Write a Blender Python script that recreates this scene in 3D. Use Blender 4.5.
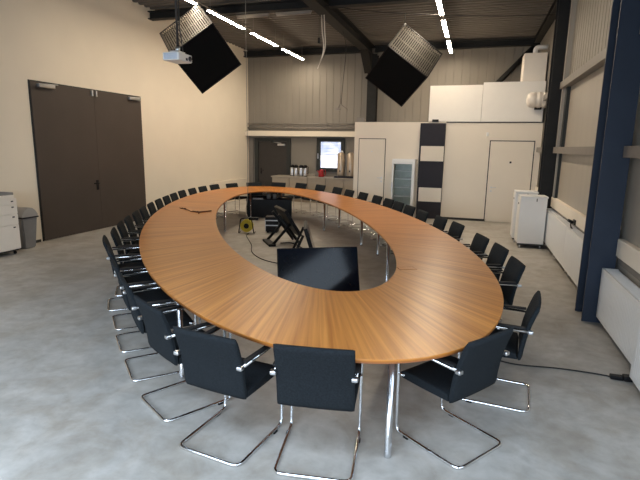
import bpy, bmesh, math, random
from mathutils import Vector, Matrix
random.seed(4)
PI = math.pi
C = bpy.context.scene.collection
S = bpy.context.scene
for o in list(bpy.data.objects): bpy.data.objects.remove(o)

# ---------------------------------------------------------------- camera
cam_d = bpy.data.cameras.new('camera'); cam = bpy.data.objects.new('camera', cam_d); C.objects.link(cam)
cam_d.sensor_width = 36; cam_d.lens = 483.3/640*36; cam_d.clip_end = 100
f, pitch, yaw, roll = 483.29, 0.192464509, 0.301255553, -0.0162608563
fw = Vector((-math.sin(yaw)*math.cos(pitch), math.cos(yaw)*math.cos(pitch), -math.sin(pitch)))
ri = Vector((math.cos(yaw), math.sin(yaw), 0)); dn = fw.cross(ri)
r2 = ri*math.cos(roll)+dn*math.sin(roll); d2 = -ri*math.sin(roll)+dn*math.cos(roll)
m = Matrix((r2, -d2, -fw)).transposed().to_4x4(); m.translation = Vector((0, 0, 1.95))
cam.matrix_world = m
S.camera = cam
# ---------------------------------------------------------------- world, daylight, exposure
w = bpy.data.worlds.new('world'); S.world = w; w.use_nodes = True
w.node_tree.nodes['Background'].inputs[0].default_value = (0.55, 0.65, 0.8, 1)
w.node_tree.nodes['Background'].inputs[1].default_value = 0.3
S.view_settings.view_transform = 'Standard'; S.view_settings.look = 'None'
S.view_settings.gamma = 1; S.view_settings.use_curve_mapping = False
S.view_settings.exposure = 0.0
DAY = (0.70, 0.84, 1.0)
LAMP_COL = (1.0, 0.84, 0.64)
LAMP_W = 122
def area(name, loc, rot, sx, sy, power, col):
    l = bpy.data.lights.new(name, 'AREA'); l.shape = 'RECTANGLE'; l.size = sx; l.size_y = sy; l.energy = power; l.color = col
    o = bpy.data.objects.new(name, l); C.objects.link(o); o.location = loc; o.rotation_euler = rot; return o
# daylight entering through the wide windows of the wall behind the viewer and the near right wall, plus an added overhead fill
area('daylight_rear_window', (-3.2, -3.3, 2.2), (math.radians(58), 0, 0), 8.5, 2.4, 330, DAY).data.spread = math.radians(125)
area('overhead_fill', (-2.8, -0.6, 5.1), (0, 0, 0), 6.5, 3.2, 275, DAY).data.spread = math.radians(115)  # added fill light for the foreground floor and chair tops; the roof has no opening
area('daylight_right_window', (1.5, 1.0, 2.0), (0, math.radians(78), 0), 2.0, 4.0, 90, DAY)

# ---------------------------------------------------------------- materials
def mat(name, col, rough=0.5, metal=0.0, noise=0.0, nscale=8.0, bump=0.0, bscale=60.0, spec=0.5, coat=0.0, stretch=None, nmix=None):
    mt = bpy.data.materials.new(name); mt.use_nodes = True
    nt = mt.node_tree; b = nt.nodes['Principled BSDF']
    b.inputs['Base Color'].default_value = (*col, 1); b.inputs['Roughness'].default_value = rough
    b.inputs['Metallic'].default_value = metal; b.inputs['Specular IOR Level'].default_value = spec
    b.inputs['Coat Weight'].default_value = coat
    tc = nt.nodes.new('ShaderNodeTexCoord'); mp = nt.nodes.new('ShaderNodeMapping')
    nt.links.new(tc.outputs['Object'], mp.inputs['Vector'])
    if stretch: mp.inputs['Scale'].default_value = stretch
    n = nt.nodes.new('ShaderNodeTexNoise'); n.inputs['Scale'].default_value = nscale; n.inputs['Detail'].default_value = 5
    nt.links.new(mp.outputs[0], n.inputs['Vector'])
    r = nt.nodes.new('ShaderNodeValToRGB'); k = noise
    c2 = nmix or tuple(min(1, c*(1+k)) for c in col)
    r.color_ramp.elements[0].position = 0.3; r.color_ramp.elements[1].position = 0.7
    r.color_ramp.elements[0].color = (*[c*(1-k) for c in col], 1); r.color_ramp.elements[1].color = (*c2, 1)
    nt.links.new(n.outputs['Fac'], r.inputs[0]); nt.links.new(r.outputs[0], b.inputs['Base Color'])
    if bump:
        n2 = nt.nodes.new('ShaderNodeTexNoise'); n2.inputs['Scale'].default_value = bscale
        nt.links.new(tc.outputs['Object'], n2.inputs['Vector'])
        bp = nt.nodes.new('ShaderNodeBump'); bp.inputs['Strength'].default_value = bump; bp.inputs['Distance'].default_value = 0.01
        nt.links.new(n2.outputs['Fac'], bp.inputs['Height']); nt.links.new(bp.outputs[0], b.inputs['Normal'])
    return mt
def emit(name, col, s):
    mt = bpy.data.materials.new(name); mt.use_nodes = True; b = mt.node_tree.nodes['Principled BSDF']
    b.inputs['Base Color'].default_value = (*col, 1); b.inputs['Emission Color'].default_value = (*col, 1); b.inputs['Emission Strength'].default_value = s
    return mt
def concrete():
    mt = bpy.data.materials.new('concrete'); mt.use_nodes = True; nt = mt.node_tree; b = nt.nodes['Principled BSDF']
    tc = nt.nodes.new('ShaderNodeTexCoord')
    def nz(sc, det, st=(1, 1, 1), dist=0.0):
        mp = nt.nodes.new('ShaderNodeMapping'); mp.inputs['Scale'].default_value = st
        nt.links.new(tc.outputs['Object'], mp.inputs['Vector'])
        n = nt.nodes.new('ShaderNodeTexNoise'); n.inputs['Scale'].default_value = sc; n.inputs['Detail'].default_value = det
        n.inputs['Distortion'].default_value = dist; n.inputs['Roughness'].default_value = 0.62
        nt.links.new(mp.outputs[0], n.inputs['Vector']); return n
    a = nz(0.9, 12, (1, 1, 1), 0.5); c = nz(6.5, 14, (1, 1, 1), 0.3); g = nz(2.3, 12, (1, 1, 1), 0.8)
    r1 = nt.nodes.new('ShaderNodeValToRGB'); e = r1.color_ramp.elements
    e[0].position = 0.3; e[0].color = (0.35, 0.335, 0.31, 1); e[1].position = 0.72; e[1].color = (0.48, 0.46, 0.43, 1)
    nt.links.new(a.outputs['Fac'], r1.inputs[0])
    r2_ = nt.nodes.new('ShaderNodeValToRGB'); e = r2_.color_ramp.elements
    e[0].position = 0.3; e[0].color = (0.80, 0.79, 0.77, 1); e[1].position = 0.68; e[1].color = (1.10, 1.10, 1.10, 1)
    nt.links.new(c.outputs['Fac'], r2_.inputs[0])
    mx = nt.nodes.new('ShaderNodeMix'); mx.data_type = 'RGBA'; mx.blend_type = 'MULTIPLY'; mx.inputs[0].default_value = 1
    nt.links.new(r1.outputs[0], mx.inputs[6]); nt.links.new(r2_.outputs[0], mx.inputs[7]); r3_ = nt.nodes.new('ShaderNodeValToRGB'); e = r3_.color_ramp.elements
    e[0].position = 0.36; e[0].color = (0.88, 0.84, 0.79, 1); e[1].position = 0.56; e[1].color = (1.04, 1.04, 1.04, 1)
    nt.links.new(g.outputs['Fac'], r3_.inputs[0])
    my = nt.nodes.new('ShaderNodeMix'); my.data_type = 'RGBA'; my.blend_type = 'MULTIPLY'; my.inputs[0].default_value = 1
    nt.links.new(mx.outputs[2], my.inputs[6]); nt.links.new(r3_.outputs[0], my.inputs[7]); nt.links.new(my.outputs[2], b.inputs['Base Color'])
    rr = nt.nodes.new('ShaderNodeMapRange'); rr.inputs[3].default_value = 0.34; rr.inputs[4].default_value = 0.6
    nt.links.new(c.outputs['Fac'], rr.inputs[0]); nt.links.new(rr.outputs[0], b.inputs['Roughness'])
    return mt
def wood():
    # veneer whose grain runs across the ring: uv.x is the arc length, uv.y the distance across
    mt = bpy.data.materials.new('cherry_veneer'); mt.use_nodes = True; nt = mt.node_tree; b = nt.nodes['Principled BSDF']
    uv = nt.nodes.new('ShaderNodeUVMap'); uv.uv_map = 'grain'
    mp = nt.nodes.new('ShaderNodeMapping'); mp.inputs['Scale'].default_value = (30, 0.6, 1); nt.links.new(uv.outputs[0], mp.inputs[0])
    n = nt.nodes.new('ShaderNodeTexNoise'); n.inputs['Scale'].default_value = 1.0; n.inputs['Detail'].default_value = 6; n.inputs['Distortion'].default_value = 0.5
    nt.links.new(mp.outputs[0], n.inputs['Vector'])
    r = nt.nodes.new('ShaderNodeValToRGB'); e = r.color_ramp.elements
    e[0].position = 0.28; e[0].color = (0.39, 0.125, 0.018, 1); e[1].position = 0.75; e[1].color = (0.68, 0.285, 0.062, 1)
    nt.links.new(n.outputs['Fac'], r.inputs[0])
    # each leaf of veneer has its own tone
    mp2 = nt.nodes.new('ShaderNodeMapping'); mp2.inputs['Scale'].default_value = (1.9, 0.0, 1); nt.links.new(uv.outputs[0], mp2.inputs[0])
    sn = nt.nodes.new('ShaderNodeVectorMath'); sn.operation = 'FLOOR'; nt.links.new(mp2.outputs[0], sn.inputs[0])
    wn = nt.nodes.new('ShaderNodeTexWhiteNoise'); nt.links.new(sn.outputs[0], wn.inputs['Vector'])
    mr = nt.nodes.new('ShaderNodeMapRange'); mr.inputs[3].default_value = 0.96; mr.inputs[4].default_value = 1.03; nt.links.new(wn.outputs['Value'], mr.inputs[0])
    mx = nt.nodes.new('ShaderNodeVectorMath'); mx.operation = 'SCALE'; nt.links.new(r.outputs[0], mx.inputs[0]); nt.links.new(mr.outputs[0], mx.inputs['Scale'])
    nt.links.new(mx.outputs[0], b.inputs['Base Color']); b.inputs['Roughness'].default_value = 0.33; b.inputs['Specular IOR Level'].default_value = 0.34
    return mt
M = dict(
 cream=mat('cream_plaster', (0.74, 0.67, 0.56), 0.85, noise=0.02, nscale=1.5, bump=0.05, spec=0.25),
 white=mat('white_board', (0.78, 0.71, 0.61), 0.6, noise=0.015, nscale=2, spec=0.3),
 box=mat('white_plasterboard', (0.86, 0.83, 0.78), 0.7, noise=0.01),
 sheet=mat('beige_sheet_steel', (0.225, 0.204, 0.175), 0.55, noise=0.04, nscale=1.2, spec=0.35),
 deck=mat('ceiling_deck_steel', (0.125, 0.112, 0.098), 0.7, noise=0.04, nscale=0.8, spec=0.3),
 steel=mat('dark_painted_steel', (0.018, 0.018, 0.018), 0.6, noise=0.1, spec=0.2),
 bluesteel=mat('navy_painted_steel', (0.027, 0.037, 0.058), 0.5, noise=0.08, nscale=3, spec=0.25),
 girt=mat('grey_brown_girt', (0.20, 0.18, 0.16), 0.5, noise=0.06),
 panel=mat('wall_panel', (0.37, 0.335, 0.285), 0.35, noise=0.05, nscale=1.2, stretch=(1, 5, 0.3)),
 bpanel=mat('navy_window_blind', (0.03, 0.06, 0.14), 0.3, noise=0.1),
 browndoor=mat('brown_lacquered_door', (0.066, 0.052, 0.044), 0.5, noise=0.06, nscale=1.5, spec=0.3),
 darkdoor=mat('anthracite_door', (0.042, 0.037, 0.034), 0.5, noise=0.05, spec=0.25),
 darkframe=mat('anthracite_frame', (0.030, 0.033, 0.032), 0.5, noise=0.05, spec=0.25),
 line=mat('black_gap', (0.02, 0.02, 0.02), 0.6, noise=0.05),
 charcoal=mat('charcoal_panel', (0.024, 0.022, 0.029), 0.55, noise=0.06, spec=0.25),
 fabric=mat('black_fabric', (0.013, 0.0165, 0.020), 0.92, noise=0.25, nscale=90, bump=0.35, bscale=420, spec=0.2),
 pad=mat('black_arm_pad', (0.014, 0.014, 0.015), 0.65, noise=0.1, spec=0.3),
 chrome=mat('chrome', (0.80, 0.81, 0.83), 0.12, metal=1.0, noise=0.03, nscale=30),
 legm=mat('brushed_leg_steel', (0.60, 0.61, 0.63), 0.2, metal=0.92, noise=0.03, nscale=30),
 satin=mat('satin_steel', (0.62, 0.63, 0.65), 0.3, metal=1.0, noise=0.04, nscale=30),
 silver=mat('silver_plastic', (0.70, 0.71, 0.73), 0.35, noise=0.03),
 wood=wood(), edge=mat('cherry_edge', (0.42, 0.15, 0.045), 0.4, noise=0.08, nscale=20),
 blackp=mat('black_plastic', (0.008, 0.008, 0.009), 0.45, noise=0.1, spec=0.2),
 screen=mat('glossy_screen', (0.005, 0.007, 0.012), 0.1, noise=0.1, spec=0.28),
 grille=mat('black_foam', (0.006, 0.006, 0.006), 0.95, noise=0.2, nscale=120, spec=0.1),
 slat=mat('grey_metal_slats', (0.052, 0.045, 0.036), 0.6, noise=0.05, metal=0.3),
 enamel=mat('white_enamel', (0.80, 0.79, 0.77), 0.35, noise=0.01),
 cab=mat('offwhite_laminate', (0.82, 0.76, 0.68), 0.45, noise=0.015),
 bin=mat('grey_plastic', (0.20, 0.20, 0.205), 0.5, noise=0.04),
 binlid=mat('light_grey_plastic', (0.33, 0.32, 0.31), 0.4, noise=0.04),
 yellow=mat('yellow_plastic', (0.62, 0.48, 0.03), 0.45, noise=0.05),
 red=mat('red_enamel', (0.35, 0.012, 0.015), 0.3, noise=0.05),
 cord=mat('black_rubber', (0.012, 0.012, 0.012), 0.6, noise=0.1),
 browncord=mat('brown_leather', (0.10, 0.03, 0.012), 0.6, noise=0.2),
 whitecord=mat('white_cable', (0.55, 0.50, 0.44), 0.5, noise=0.05),
 greycord=mat('grey_cable', (0.25, 0.24, 0.22), 0.5, noise=0.05),
 brew=mat('brushed_brewer_steel', (0.50, 0.42, 0.34), 0.4, metal=0.6, noise=0.05, nscale=20),
 counter=mat('grey_laminate', (0.33, 0.29, 0.24), 0.45, noise=0.12, nscale=20),
 kunit=mat('beige_kitchen_front', (0.33, 0.28, 0.22), 0.5, noise=0.04),
 teal=mat('teal_shelf', (0.46, 0.48, 0.44), 0.35, noise=0.1),
 lamp=emit('lamp_tube', LAMP_COL, LAMP_W), off=mat('lamp_off', (0.30, 0.27, 0.23), 0.4, noise=0.02),
 slatblue=mat('blue_grey_blind', (0.42, 0.47, 0.58), 0.5, noise=0.03),
 paper=mat('paper', (0.8, 0.8, 0.78), 0.7, noise=0.02),
 lens=mat('lens_glass', (0.01, 0.01, 0.02), 0.08, noise=0.1, spec=0.9),
)
gl = bpy.data.materials.new('clear_glass'); gl.use_nodes = True; _b = gl.node_tree.nodes['Principled BSDF']
_b.inputs['Transmission Weight'].default_value = 1; _b.inputs['Roughness'].default_value = 0.05; _b.inputs['IOR'].default_value = 1.1; _b.inputs['Base Color'].default_value = (0.93, 0.97, 0.96, 1)
M['glass'] = gl
def window_view():
    mt = bpy.data.materials.new('daylit_pane'); mt.use_nodes = True; nt = mt.node_tree; b = nt.nodes['Principled BSDF']
    tc = nt.nodes.new('ShaderNodeTexCoord'); n = nt.nodes.new('ShaderNodeTexNoise'); n.inputs['Scale'].default_value = 5
    nt.links.new(tc.outputs['Object'], n.inputs['Vector'])
    r = nt.nodes.new('ShaderNodeValToRGB'); r.color_ramp.elements[0].position = 0.4; r.color_ramp.elements[1].position = 0.6
    r.color_ramp.elements[0].color = (0.45, 0.55, 0.85, 1); r.color_ramp.elements[1].color = (0.95, 0.97, 1, 1)
    nt.links.new(n.outputs['Fac'], r.inputs[0]); nt.links.new(r.outputs[0], b.inputs['Emission Color']); b.inputs['Emission Strength'].default_value = 1.3
    b.inputs['Roughness'].default_value = 0.1
    return mt
M['sky'] = window_view()

# ---------------------------------------------------------------- helpers
def NB(): return bmesh.new()
def box(bm, x0, y0, z0, x1, y1, z1, bev=0.0, mtx=None):
    r = bmesh.ops.create_cube(bm, size=1); vs = r['verts']
    for v in vs: v.co = Vector(((x0+x1)/2+v.co.x*(x1-x0), (y0+y1)/2+v.co.y*(y1-y0), (z0+z1)/2+v.co.z*(z1-z0)))
    if bev:
        es = list({e for v in vs for e in v.link_edges})
        rb = bmesh.ops.bevel(bm, geom=es, offset=bev, segments=2, affect='EDGES', profile=0.5)
        vs = list({v for fc in rb['faces'] for v in fc.verts} | {v for v in vs if v.is_valid})
    if mtx is not None:
        for v in vs: v.co = mtx @ v.co
    return bm
def tube(bm, pts, r, seg=10, closed=False, cap=True):
    pts = [Vector(p) for p in pts]; n = len(pts); rings = []
    up = None
    for i, p in enumerate(pts):
        if closed: t = (pts[(i+1) % n]-pts[i-1])
        else: t = (pts[min(i+1, n-1)]-pts[max(i-1, 0)])
        t.normalize()
        if up is None:
            up = Vector((0, 0, 1)) if abs(t.z) < 0.9 else Vector((1, 0, 0))
        up = (up-t*up.dot(t)).normalized(); s = t.cross(up)
        rr = r[i] if isinstance(r, (list, tuple)) else r
        rings.append([bm.verts.new(p+(up*math.cos(a)+s*math.sin(a))*rr) for a in [2*PI*k/seg for k in range(seg)]])
    rng = n if closed else n-1
    for i in range(rng):
        a, b = rings[i], rings[(i+1) % n]
        for k in range(seg):
            fc = bm.faces.new((a[k], b[k], b[(k+1) % seg], a[(k+1) % seg])); fc.smooth = True
    if cap and not closed:
        bm.faces.new(rings[0]); bm.faces.new(rings[-1][::-1])
    return bm
def lathe(bm, prof, cx=0, cy=0, seg=20, mtx=None):
    rings = []
    for r, z in prof:
        ring = [Vector((cx+r*math.cos(2*PI*k/seg), cy+r*math.sin(2*PI*k/seg), z)) for k in range(seg)]
        if mtx is not None: ring = [mtx @ v for v in ring]
        rings.append([bm.verts.new(v) for v in ring])
    for i in range(len(rings)-1):
        for k in range(seg):
            fc = bm.faces.new((rings[i][k], rings[i][(k+1) % seg], rings[i+1][(k+1) % seg], rings[i+1][k])); fc.smooth = True
    bm.faces.new(rings[0][::-1]); bm.faces.new(rings[-1])
    return bm
def round_path(pts, rad, n=5):
    pts = [Vector(p) for p in pts]; out = [pts[0]]
    for i in range(1, len(pts)-1):
        a, b, c = pts[i-1], pts[i], pts[i+1]
        u = (a-b); v = (c-b); r = min(rad, u.length*0.48, v.length*0.48); u.normalize(); v.normalize()
        p0, p2 = b+u*r, b+v*r
        for k in range(n+1):
            t = k/n; out.append(p0*(1-t)**2+b*2*t*(1-t)+p2*t*t)
    out.append(pts[-1]); return out
def smooth_path(ctrl, n=8):
    P = [Vector(p) for p in ctrl]; P = [P[0]*2-P[1]]+P+[P[-1]*2-P[-2]]; out = []
    for i in range(1, len(P)-2):
        for k in range(n):
            t = k/n; a, b, c, d = P[i-1:i+3]
            out.append(0.5*((2*b)+(c-a)*t+(2*a-5*b+4*c-d)*t*t+(3*b-a-3*c+d)*t**3))
    out.append(P[-2]); return out
def obj(name, bm, m_, parent=None, **kw):
    me = bpy.data.meshes.new(name); bmesh.ops.recalc_face_normals(bm, faces=bm.faces); bm.to_mesh(me); bm.free()
    me.materials.append(m_)
    o = bpy.data.objects.new(name, me); C.objects.link(o)
    if parent: o.parent = parent
    for k, v in kw.items(): o[k] = v
    return o
def bx(name, m_, parent, *a, bev=0.0): return obj(name, box(NB(), *a, bev=bev), m_, parent)
def struct(name, bm, m_, parent=None):
    o = obj(name, bm, m_, parent)
    if not parent: o['kind'] = 'structure'
    return o
def thing(name, label, cat, loc=(0, 0, 0), rz=0.0, group=None):
    o = bpy.data.objects.new(name, None); C.objects.link(o); o.empty_display_size = 0.1
    o.location = loc; o.rotation_euler = (0, 0, rz); o['label'] = label; o['category'] = cat
    if group: o['group'] = group
    return o
def sthing(name, loc=(0, 0, 0)):
    o = bpy.data.objects.new(name, None); C.objects.link(o); o.location = loc; o['kind'] = 'structure'; return o
def tag(o, label, cat, group=None):
    o['label'] = label; o['category'] = cat
    if group: o['group'] = group
    return o
def dup(root, loc=None, rz=None, label=None, group=None, rot=None):
    r = root.copy(); C.objects.link(r)
    if loc is not None: r.location = loc
    if rz is not None: r.rotation_euler = (0, 0, rz)
    if label: r['label'] = label
    if group: r['group'] = group
    for ch in list(root.children):
        c = ch.copy(); C.objects.link(c); c.parent = r
        for g in ch.children:
            d = g.copy(); C.objects.link(d); d.parent = c
    return r
def place(bm, loc, rz=0):
    mt = Matrix.Translation(loc) @ Matrix.Rotation(rz, 4, 'Z')
    for v in bm.verts: v.co = mt @ v.co
    return bm

# ---------------------------------------------------------------- structure
XL, XR, YB, YF, ZC = -8.05, 1.65, 16.75, -3.6, 5.25
struct('floor', box(NB(), XL-0.15, YF-0.15, -0.1, XR+0.15, YB+0.15, 0), concrete())
def corrugated(along, u0, u1, v0, v1, w, pitch, depth, prof=(0.0, 0.45, 0.55, 0.9)):
    """trapezoid sheet: u = across ribs, v = along ribs, w = plane position, depth points into the room (sign)"""
    bm = NB(); cols = []; u = u0
    while u < u1:
        for k, fr in enumerate(prof):
            uu = u+fr*pitch
            if uu > u1: break
            cols.append((uu, w if k in (0, 1) else w+depth))
        u += pitch
    prev = None
    for uu, ww in cols:
        if along == 'wall_y': a, b = (uu, ww, v0), (uu, ww, v1)
        elif along == 'wall_x': a, b = (ww, uu, v0), (ww, uu, v1)
        else: a, b = (v0, uu, ww), (v1, uu, ww)
        cur = (bm.verts.new(a), bm.verts.new(b))
        if prev: bm.faces.new((prev[0], cur[0], cur[1], prev[1]))
        prev = cur
    return bm
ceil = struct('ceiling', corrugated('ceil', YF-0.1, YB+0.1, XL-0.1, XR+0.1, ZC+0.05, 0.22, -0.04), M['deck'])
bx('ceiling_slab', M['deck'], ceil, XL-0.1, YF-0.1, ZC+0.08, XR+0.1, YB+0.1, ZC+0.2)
struct('wall_left', box(NB(), XL-0.15, YF, 0, XL, YB, ZC+0.06), M['cream'])
# back wall with the kitchen window hole
wb = struct('wall_back', corrugated('wall_y', XL, XR, 2.42, ZC+0.05, YB, 0.25, -0.012, (0.0, 0.04, 0.08, 0.96)), M['sheet'])
bm = NB()
for a in ((XL, 0, -5.25, 2.45), (-4.45, 0, XR, 2.45), (-5.25, 0, -4.45, 1.16), (-5.25, 2.09, -4.45, 2.45), (XL, 2.45, XR, ZC+0.1)):
    box(bm, a[0], YB+0.001, a[1], a[2], YB+0.12, a[3])
obj('wall_panel', bm, M['sheet'], wb)
# rear wall behind the viewer, with windows
wr = struct('wall_rear', NB(), M['cream'])
bm = NB()
for a in ((XL, 0, XR, 0.85), (XL, 3.55, XR, ZC), (XL, 0.85, -7.5, 3.55), (1.1, 0.85, XR, 3.55)): box(bm, a[0], YF-0.15, a[1], a[2], YF, a[3])
obj('wall_panel', bm, M['cream'], wr)
wn = sthing('window_3')
bm = NB()
for i in range(6): x = -7.5+i*1.68; box(bm, x, YF-0.12, 0.85, x+0.08, YF-0.04, 3.55)
box(bm, -7.5, YF-0.12, 0.85, 1.1, YF-0.04, 0.93); box(bm, -7.5, YF-0.12, 3.47, 1.1, YF-0.04, 3.55)
obj('window_frame', bm, M['darkframe'], wn)
# right wall: sheet above, boards below
wR = struct('wall_right', corrugated('wall_x', YF, YB, 3.2, ZC+0.05, XR, 0.2, -0.012, (0.0, 0.06, 0.1, 0.94)), M['sheet'])
bm = NB(); box(bm, XR+0.001, YF, 0, XR+0.12, YB, ZC)
obj('wall_panel', bm, M['panel'], wR)
bm = NB()
for y0, y1 in ((6.45, 10.9), (0.8, 5.98), (11.3, 13.75)): box(bm, XR-0.13, y0, 1.88, XR, y1, 2.0); box(bm, XR-0.13, y0, 3.12, XR, y1, 3.25)
struct('trim_1', bm, M['girt'])
bm = NB()
for y0, y1 in ((6.45, 10.9), (0.8, 5.98), (11.3, 13.75)): box(bm, XR-0.07, y0, 0.8, XR, y1, 1.0, bev=0.01)
struct('trim_2', bm, M['white'])
bm = NB()
for y0, y1 in ((6.45, 10.9), (0.8, 5.98)): box(bm, XR-0.04, y0, 0.72, XR, y1, 0.79)
struct('trim_3', bm, M['girt'])
# upright posts and frames of the right wall bays
bm = NB(); box(bm, XR-0.06, 10.45, 2.0, XR, 10.62, 3.12); box(bm, XR-0.05, 10.62, 1.0, XR, 10.66, 1.88)
struct('trim_4', bm, M['darkframe'])
bm = NB(); box(bm, XR-0.07, 10.7, 1.0, XR, 10.78, 1.88); box(bm, XR-0.1, 10.72, 3.25, XR, 10.84, ZC); box(bm, XR-0.1, 10.72, 2.0, XR, 10.84, 3.12)
struct('trim_5', bm, M['panel'])
w2 = sthing('window_2')
bx('window_frame', M['darkframe'], w2, XR-0.05, 5.42, 2.02, XR, 5.5, 3.1); bx('window_frame', M['darkframe'], w2, XR-0.05, 3.0, 2.02, XR, 3.08, 3.1)
bx('blind', M['bpanel'], w2, XR-0.03, 3.08, 2.02, XR-0.005, 5.42, 3.1)
# floor edge strip of the left wall
struct('baseboard_left', box(NB(), XL, 4.5, 0, XL+0.015, 7.3, 0.05), M['line'])

# steel frame
def isection_col(name, x0, x1, y0, y1, z0, z1, m_, label):
    bm = NB(); t = 0.022
    box(bm, x0, y0, z0, x1, y0+t, z1); box(bm, x0, y1-t, z0, x1, y1, z1); xm = (x0+x1)/2
    box(bm, xm-0.01, y0+t, z0, xm+0.01, y1-t, z1)
    return tag(obj(name, bm, m_), label, 'column')
isection_col('steel_column', 1.33, 1.60, 6.01, 6.41, 0, ZC, M['bluesteel'], 'wide navy blue steel column beside the nearest white radiators on the right')
isection_col('steel_column', 1.36, 1.635, 10.93, 11.3, 0, ZC, M['steel'], 'dark steel column behind the white rolling cabinets, before the white room')
isection_col('steel_column', -3.52, -3.22, 16.28, 16.6, 2.75, 4.9, M['steel'], 'dark steel column rising above the white room at the back wall')
def ibeam_y(x0, x1, y0, y1, z0, z1):
    bm = NB(); box(bm, x0, y0, z0, x1, y1, z0+0.025); box(bm, x0, y0, z1-0.025, x1, y1, z1); xm = (x0+x1)/2; box(bm, xm-0.012, y0, z0+0.025, xm+0.012, y1, z1-0.025); return bm
def ibeam_x(x0, x1, y0, y1, z0, z1):
    bm = NB(); box(bm, x0, y0, z0, x1, y1, z0+0.02); box(bm, x0, y0, z1-0.02, x1, y1, z1); ym = (y0+y1)/2; box(bm, x0, ym-0.01, z0+0.02, x1, ym+0.01, z1-0.02); return bm
tag(obj('steel_girder', ibeam_y(-3.64, -3.36, YF+0.05, 16.72, 4.90, 5.19), M['steel']), 'long dark steel girder running the length of the ceiling between the two lamp rows', 'girder')
for i, (x0, x1, y, lb) in enumerate(((XL, -3.66, 11.15, 'dark cross beam over the two unlit lamps, left of the long girder'),
                    (-3.34, XR, 11.15, 'dark cross beam above the right hanging cube, right of the long girder'),
                    (XL, -3.66, 16.5, 'dark cross beam along the top of the back wall, left of the long girder'),
                    (-3.34, XR, 16.5, 'dark cross beam along the top of the back wall, right of the long girder'))):
    tag(obj('cross_beam', ibeam_x(x0, x1, y-0.1, y+0.1, 5.0, 5.19), M['steel']), lb, 'beam')
tag(obj('edge_beam', ibeam_y(XR-0.2, XR-0.03, 6.45, 16.3, 5.02, 5.19), M['steel']), 'dark beam along the top of the right wall', 'beam')
bm = NB(); tube(bm, [(0.35, 16.6, 3.75), (1.5, 16.6, 4.98)], 0.08, 4)
tag(obj('diagonal_brace', bm, M['steel']), 'dark diagonal brace on the back wall above the white boxes', 'brace')
# knee plate at the girder end
bm = NB(); vs = [bm.verts.new(v) for v in ((-3.62, 16.2, 4.9), (-3.38, 16.2, 4.9), (-3.38, 15.5, 4.9), (-3.62, 15.5, 4.9), (-3.62, 16.27, 4.3), (-3.38, 16.27, 4.3))]
for q in ((0, 1, 2, 3), (3, 2, 5, 4), (0, 3, 4), (1, 5, 2), (0, 4, 5, 1)): bm.faces.new([vs[k] for k in q])
tag(obj('knee_bracket', bm, M['steel']), 'dark wedge bracket joining the long girder to its back column', 'bracket')

# bulkhead over the kitchen niche and the pipes above it
struct('trim_6', box(NB(), XL, 16.45, 2.27, -3.4, 16.72, 2.45), M['cream'])
for z, r, lb in ((2.56, 0.03, 'lower grey pipe running along the back wall over the kitchen niche'), (2.70, 0.022, 'upper grey pipe running along the back wall over the kitchen niche')):
    bm = NB(); tube(bm, [(XL+0.02, 16.66, z), (-3.42, 16.66, z)], r, 8)
    for x in (-7.9, -6.6, -5.0): box(bm, x, 16.62, z-0.04, x+0.03, 16.72, z+0.04)
    tag(obj('wall_pipe', bm, M['girt']), lb, 'pipe')

# double door on the left wall
d1 = sthing('door_1')
X = XL
for y0, y1 in ((7.37, 8.968), (8.972, 10.56)):
    bx('door_leaf', M['browndoor'], d1, X, y0, 0.012, X+0.035, y1, 3.06)
bm = NB(); box(bm, X, 7.35, 0, X+0.02, 7.367, 3.08); box(bm, X, 10.563, 0, X+0.02, 10.58, 3.08); box(bm, X, 7.367, 3.062, X+0.02, 10.563, 3.08)
obj('door_frame', bm, M['line'], d1)
for y0 in (7.5, 10.08):
    bx('door_closer', M['satin'], d1, X+0.035, y0, 2.96, X+0.11, y0+0.38, 3.03, bev=0.01)
    o = obj('closer_arm', tube(NB(), [(X+0.09, y0+0.05, 3.02), (X+0.05, y0+0.5, 3.05)], 0.01, 6), M['satin'], d1)
for y in (8.91, 9.03): bx('door_catch', M['satin'], d1, X+0.035, y-0.02, 2.93, X+0.07, y+0.02, 3.05, bev=0.004)
bm = NB(); box(bm, X+0.035, 8.86, 0.9, X+0.045, 8.93, 1.12, bev=0.003); tube(bm, round_path([(X+0.04, 8.9, 1.05), (X+0.1, 8.9, 1.05), (X+0.1, 8.74, 1.05)], 0.02), 0.012, 8)
obj('door_handle', bm, M['blackp'], d1)

tag(bx('low_wall_box', M['cream'], None, XL, 13.9, 0, XL+0.12, 16.4, 0.74, bev=0.01), 'long low cream box along the foot of the left wall near the kitchen niche', 'box')

# kitchen niche door
d2 = sthing('door_2')
bx('door_leaf', M['darkdoor'], d2, -7.62, YB-0.05, 0.012, -6.52, YB-0.005, 2.08)
bm = NB(); box(bm, -7.78, YB-0.08, 0, -7.63, YB, 2.2); box(bm, -6.51, YB-0.08, 0, -6.36, YB, 2.2); box(bm, -7.63, YB-0.08, 2.09, -6.51, YB, 2.2)
obj('door_frame', bm, M['darkframe'], d2)
bx('door_closer', M['satin'], d2, -6.85, YB-0.12, 1.93, -6.57, YB-0.05, 2.0, bev=0.01)
obj('closer_arm', tube(NB(), [(-6.7, YB-0.11, 2.02), (-7.05, YB-0.09, 2.06)], 0.012, 6), M['satin'], d2)
bm = NB(); box(bm, -7.55, YB-0.065, 0.9, -7.5, YB-0.05, 1.1); tube(bm, [(-7.53, YB-0.1, 1.03), (-7.4, YB-0.1, 1.03)], 0.01, 6); tube(bm, [(-7.53, YB-0.05, 1.03), (-7.53, YB-0.1, 1.03)], 0.01, 6); obj('door_handle', bm, M['blackp'], d2)
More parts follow.
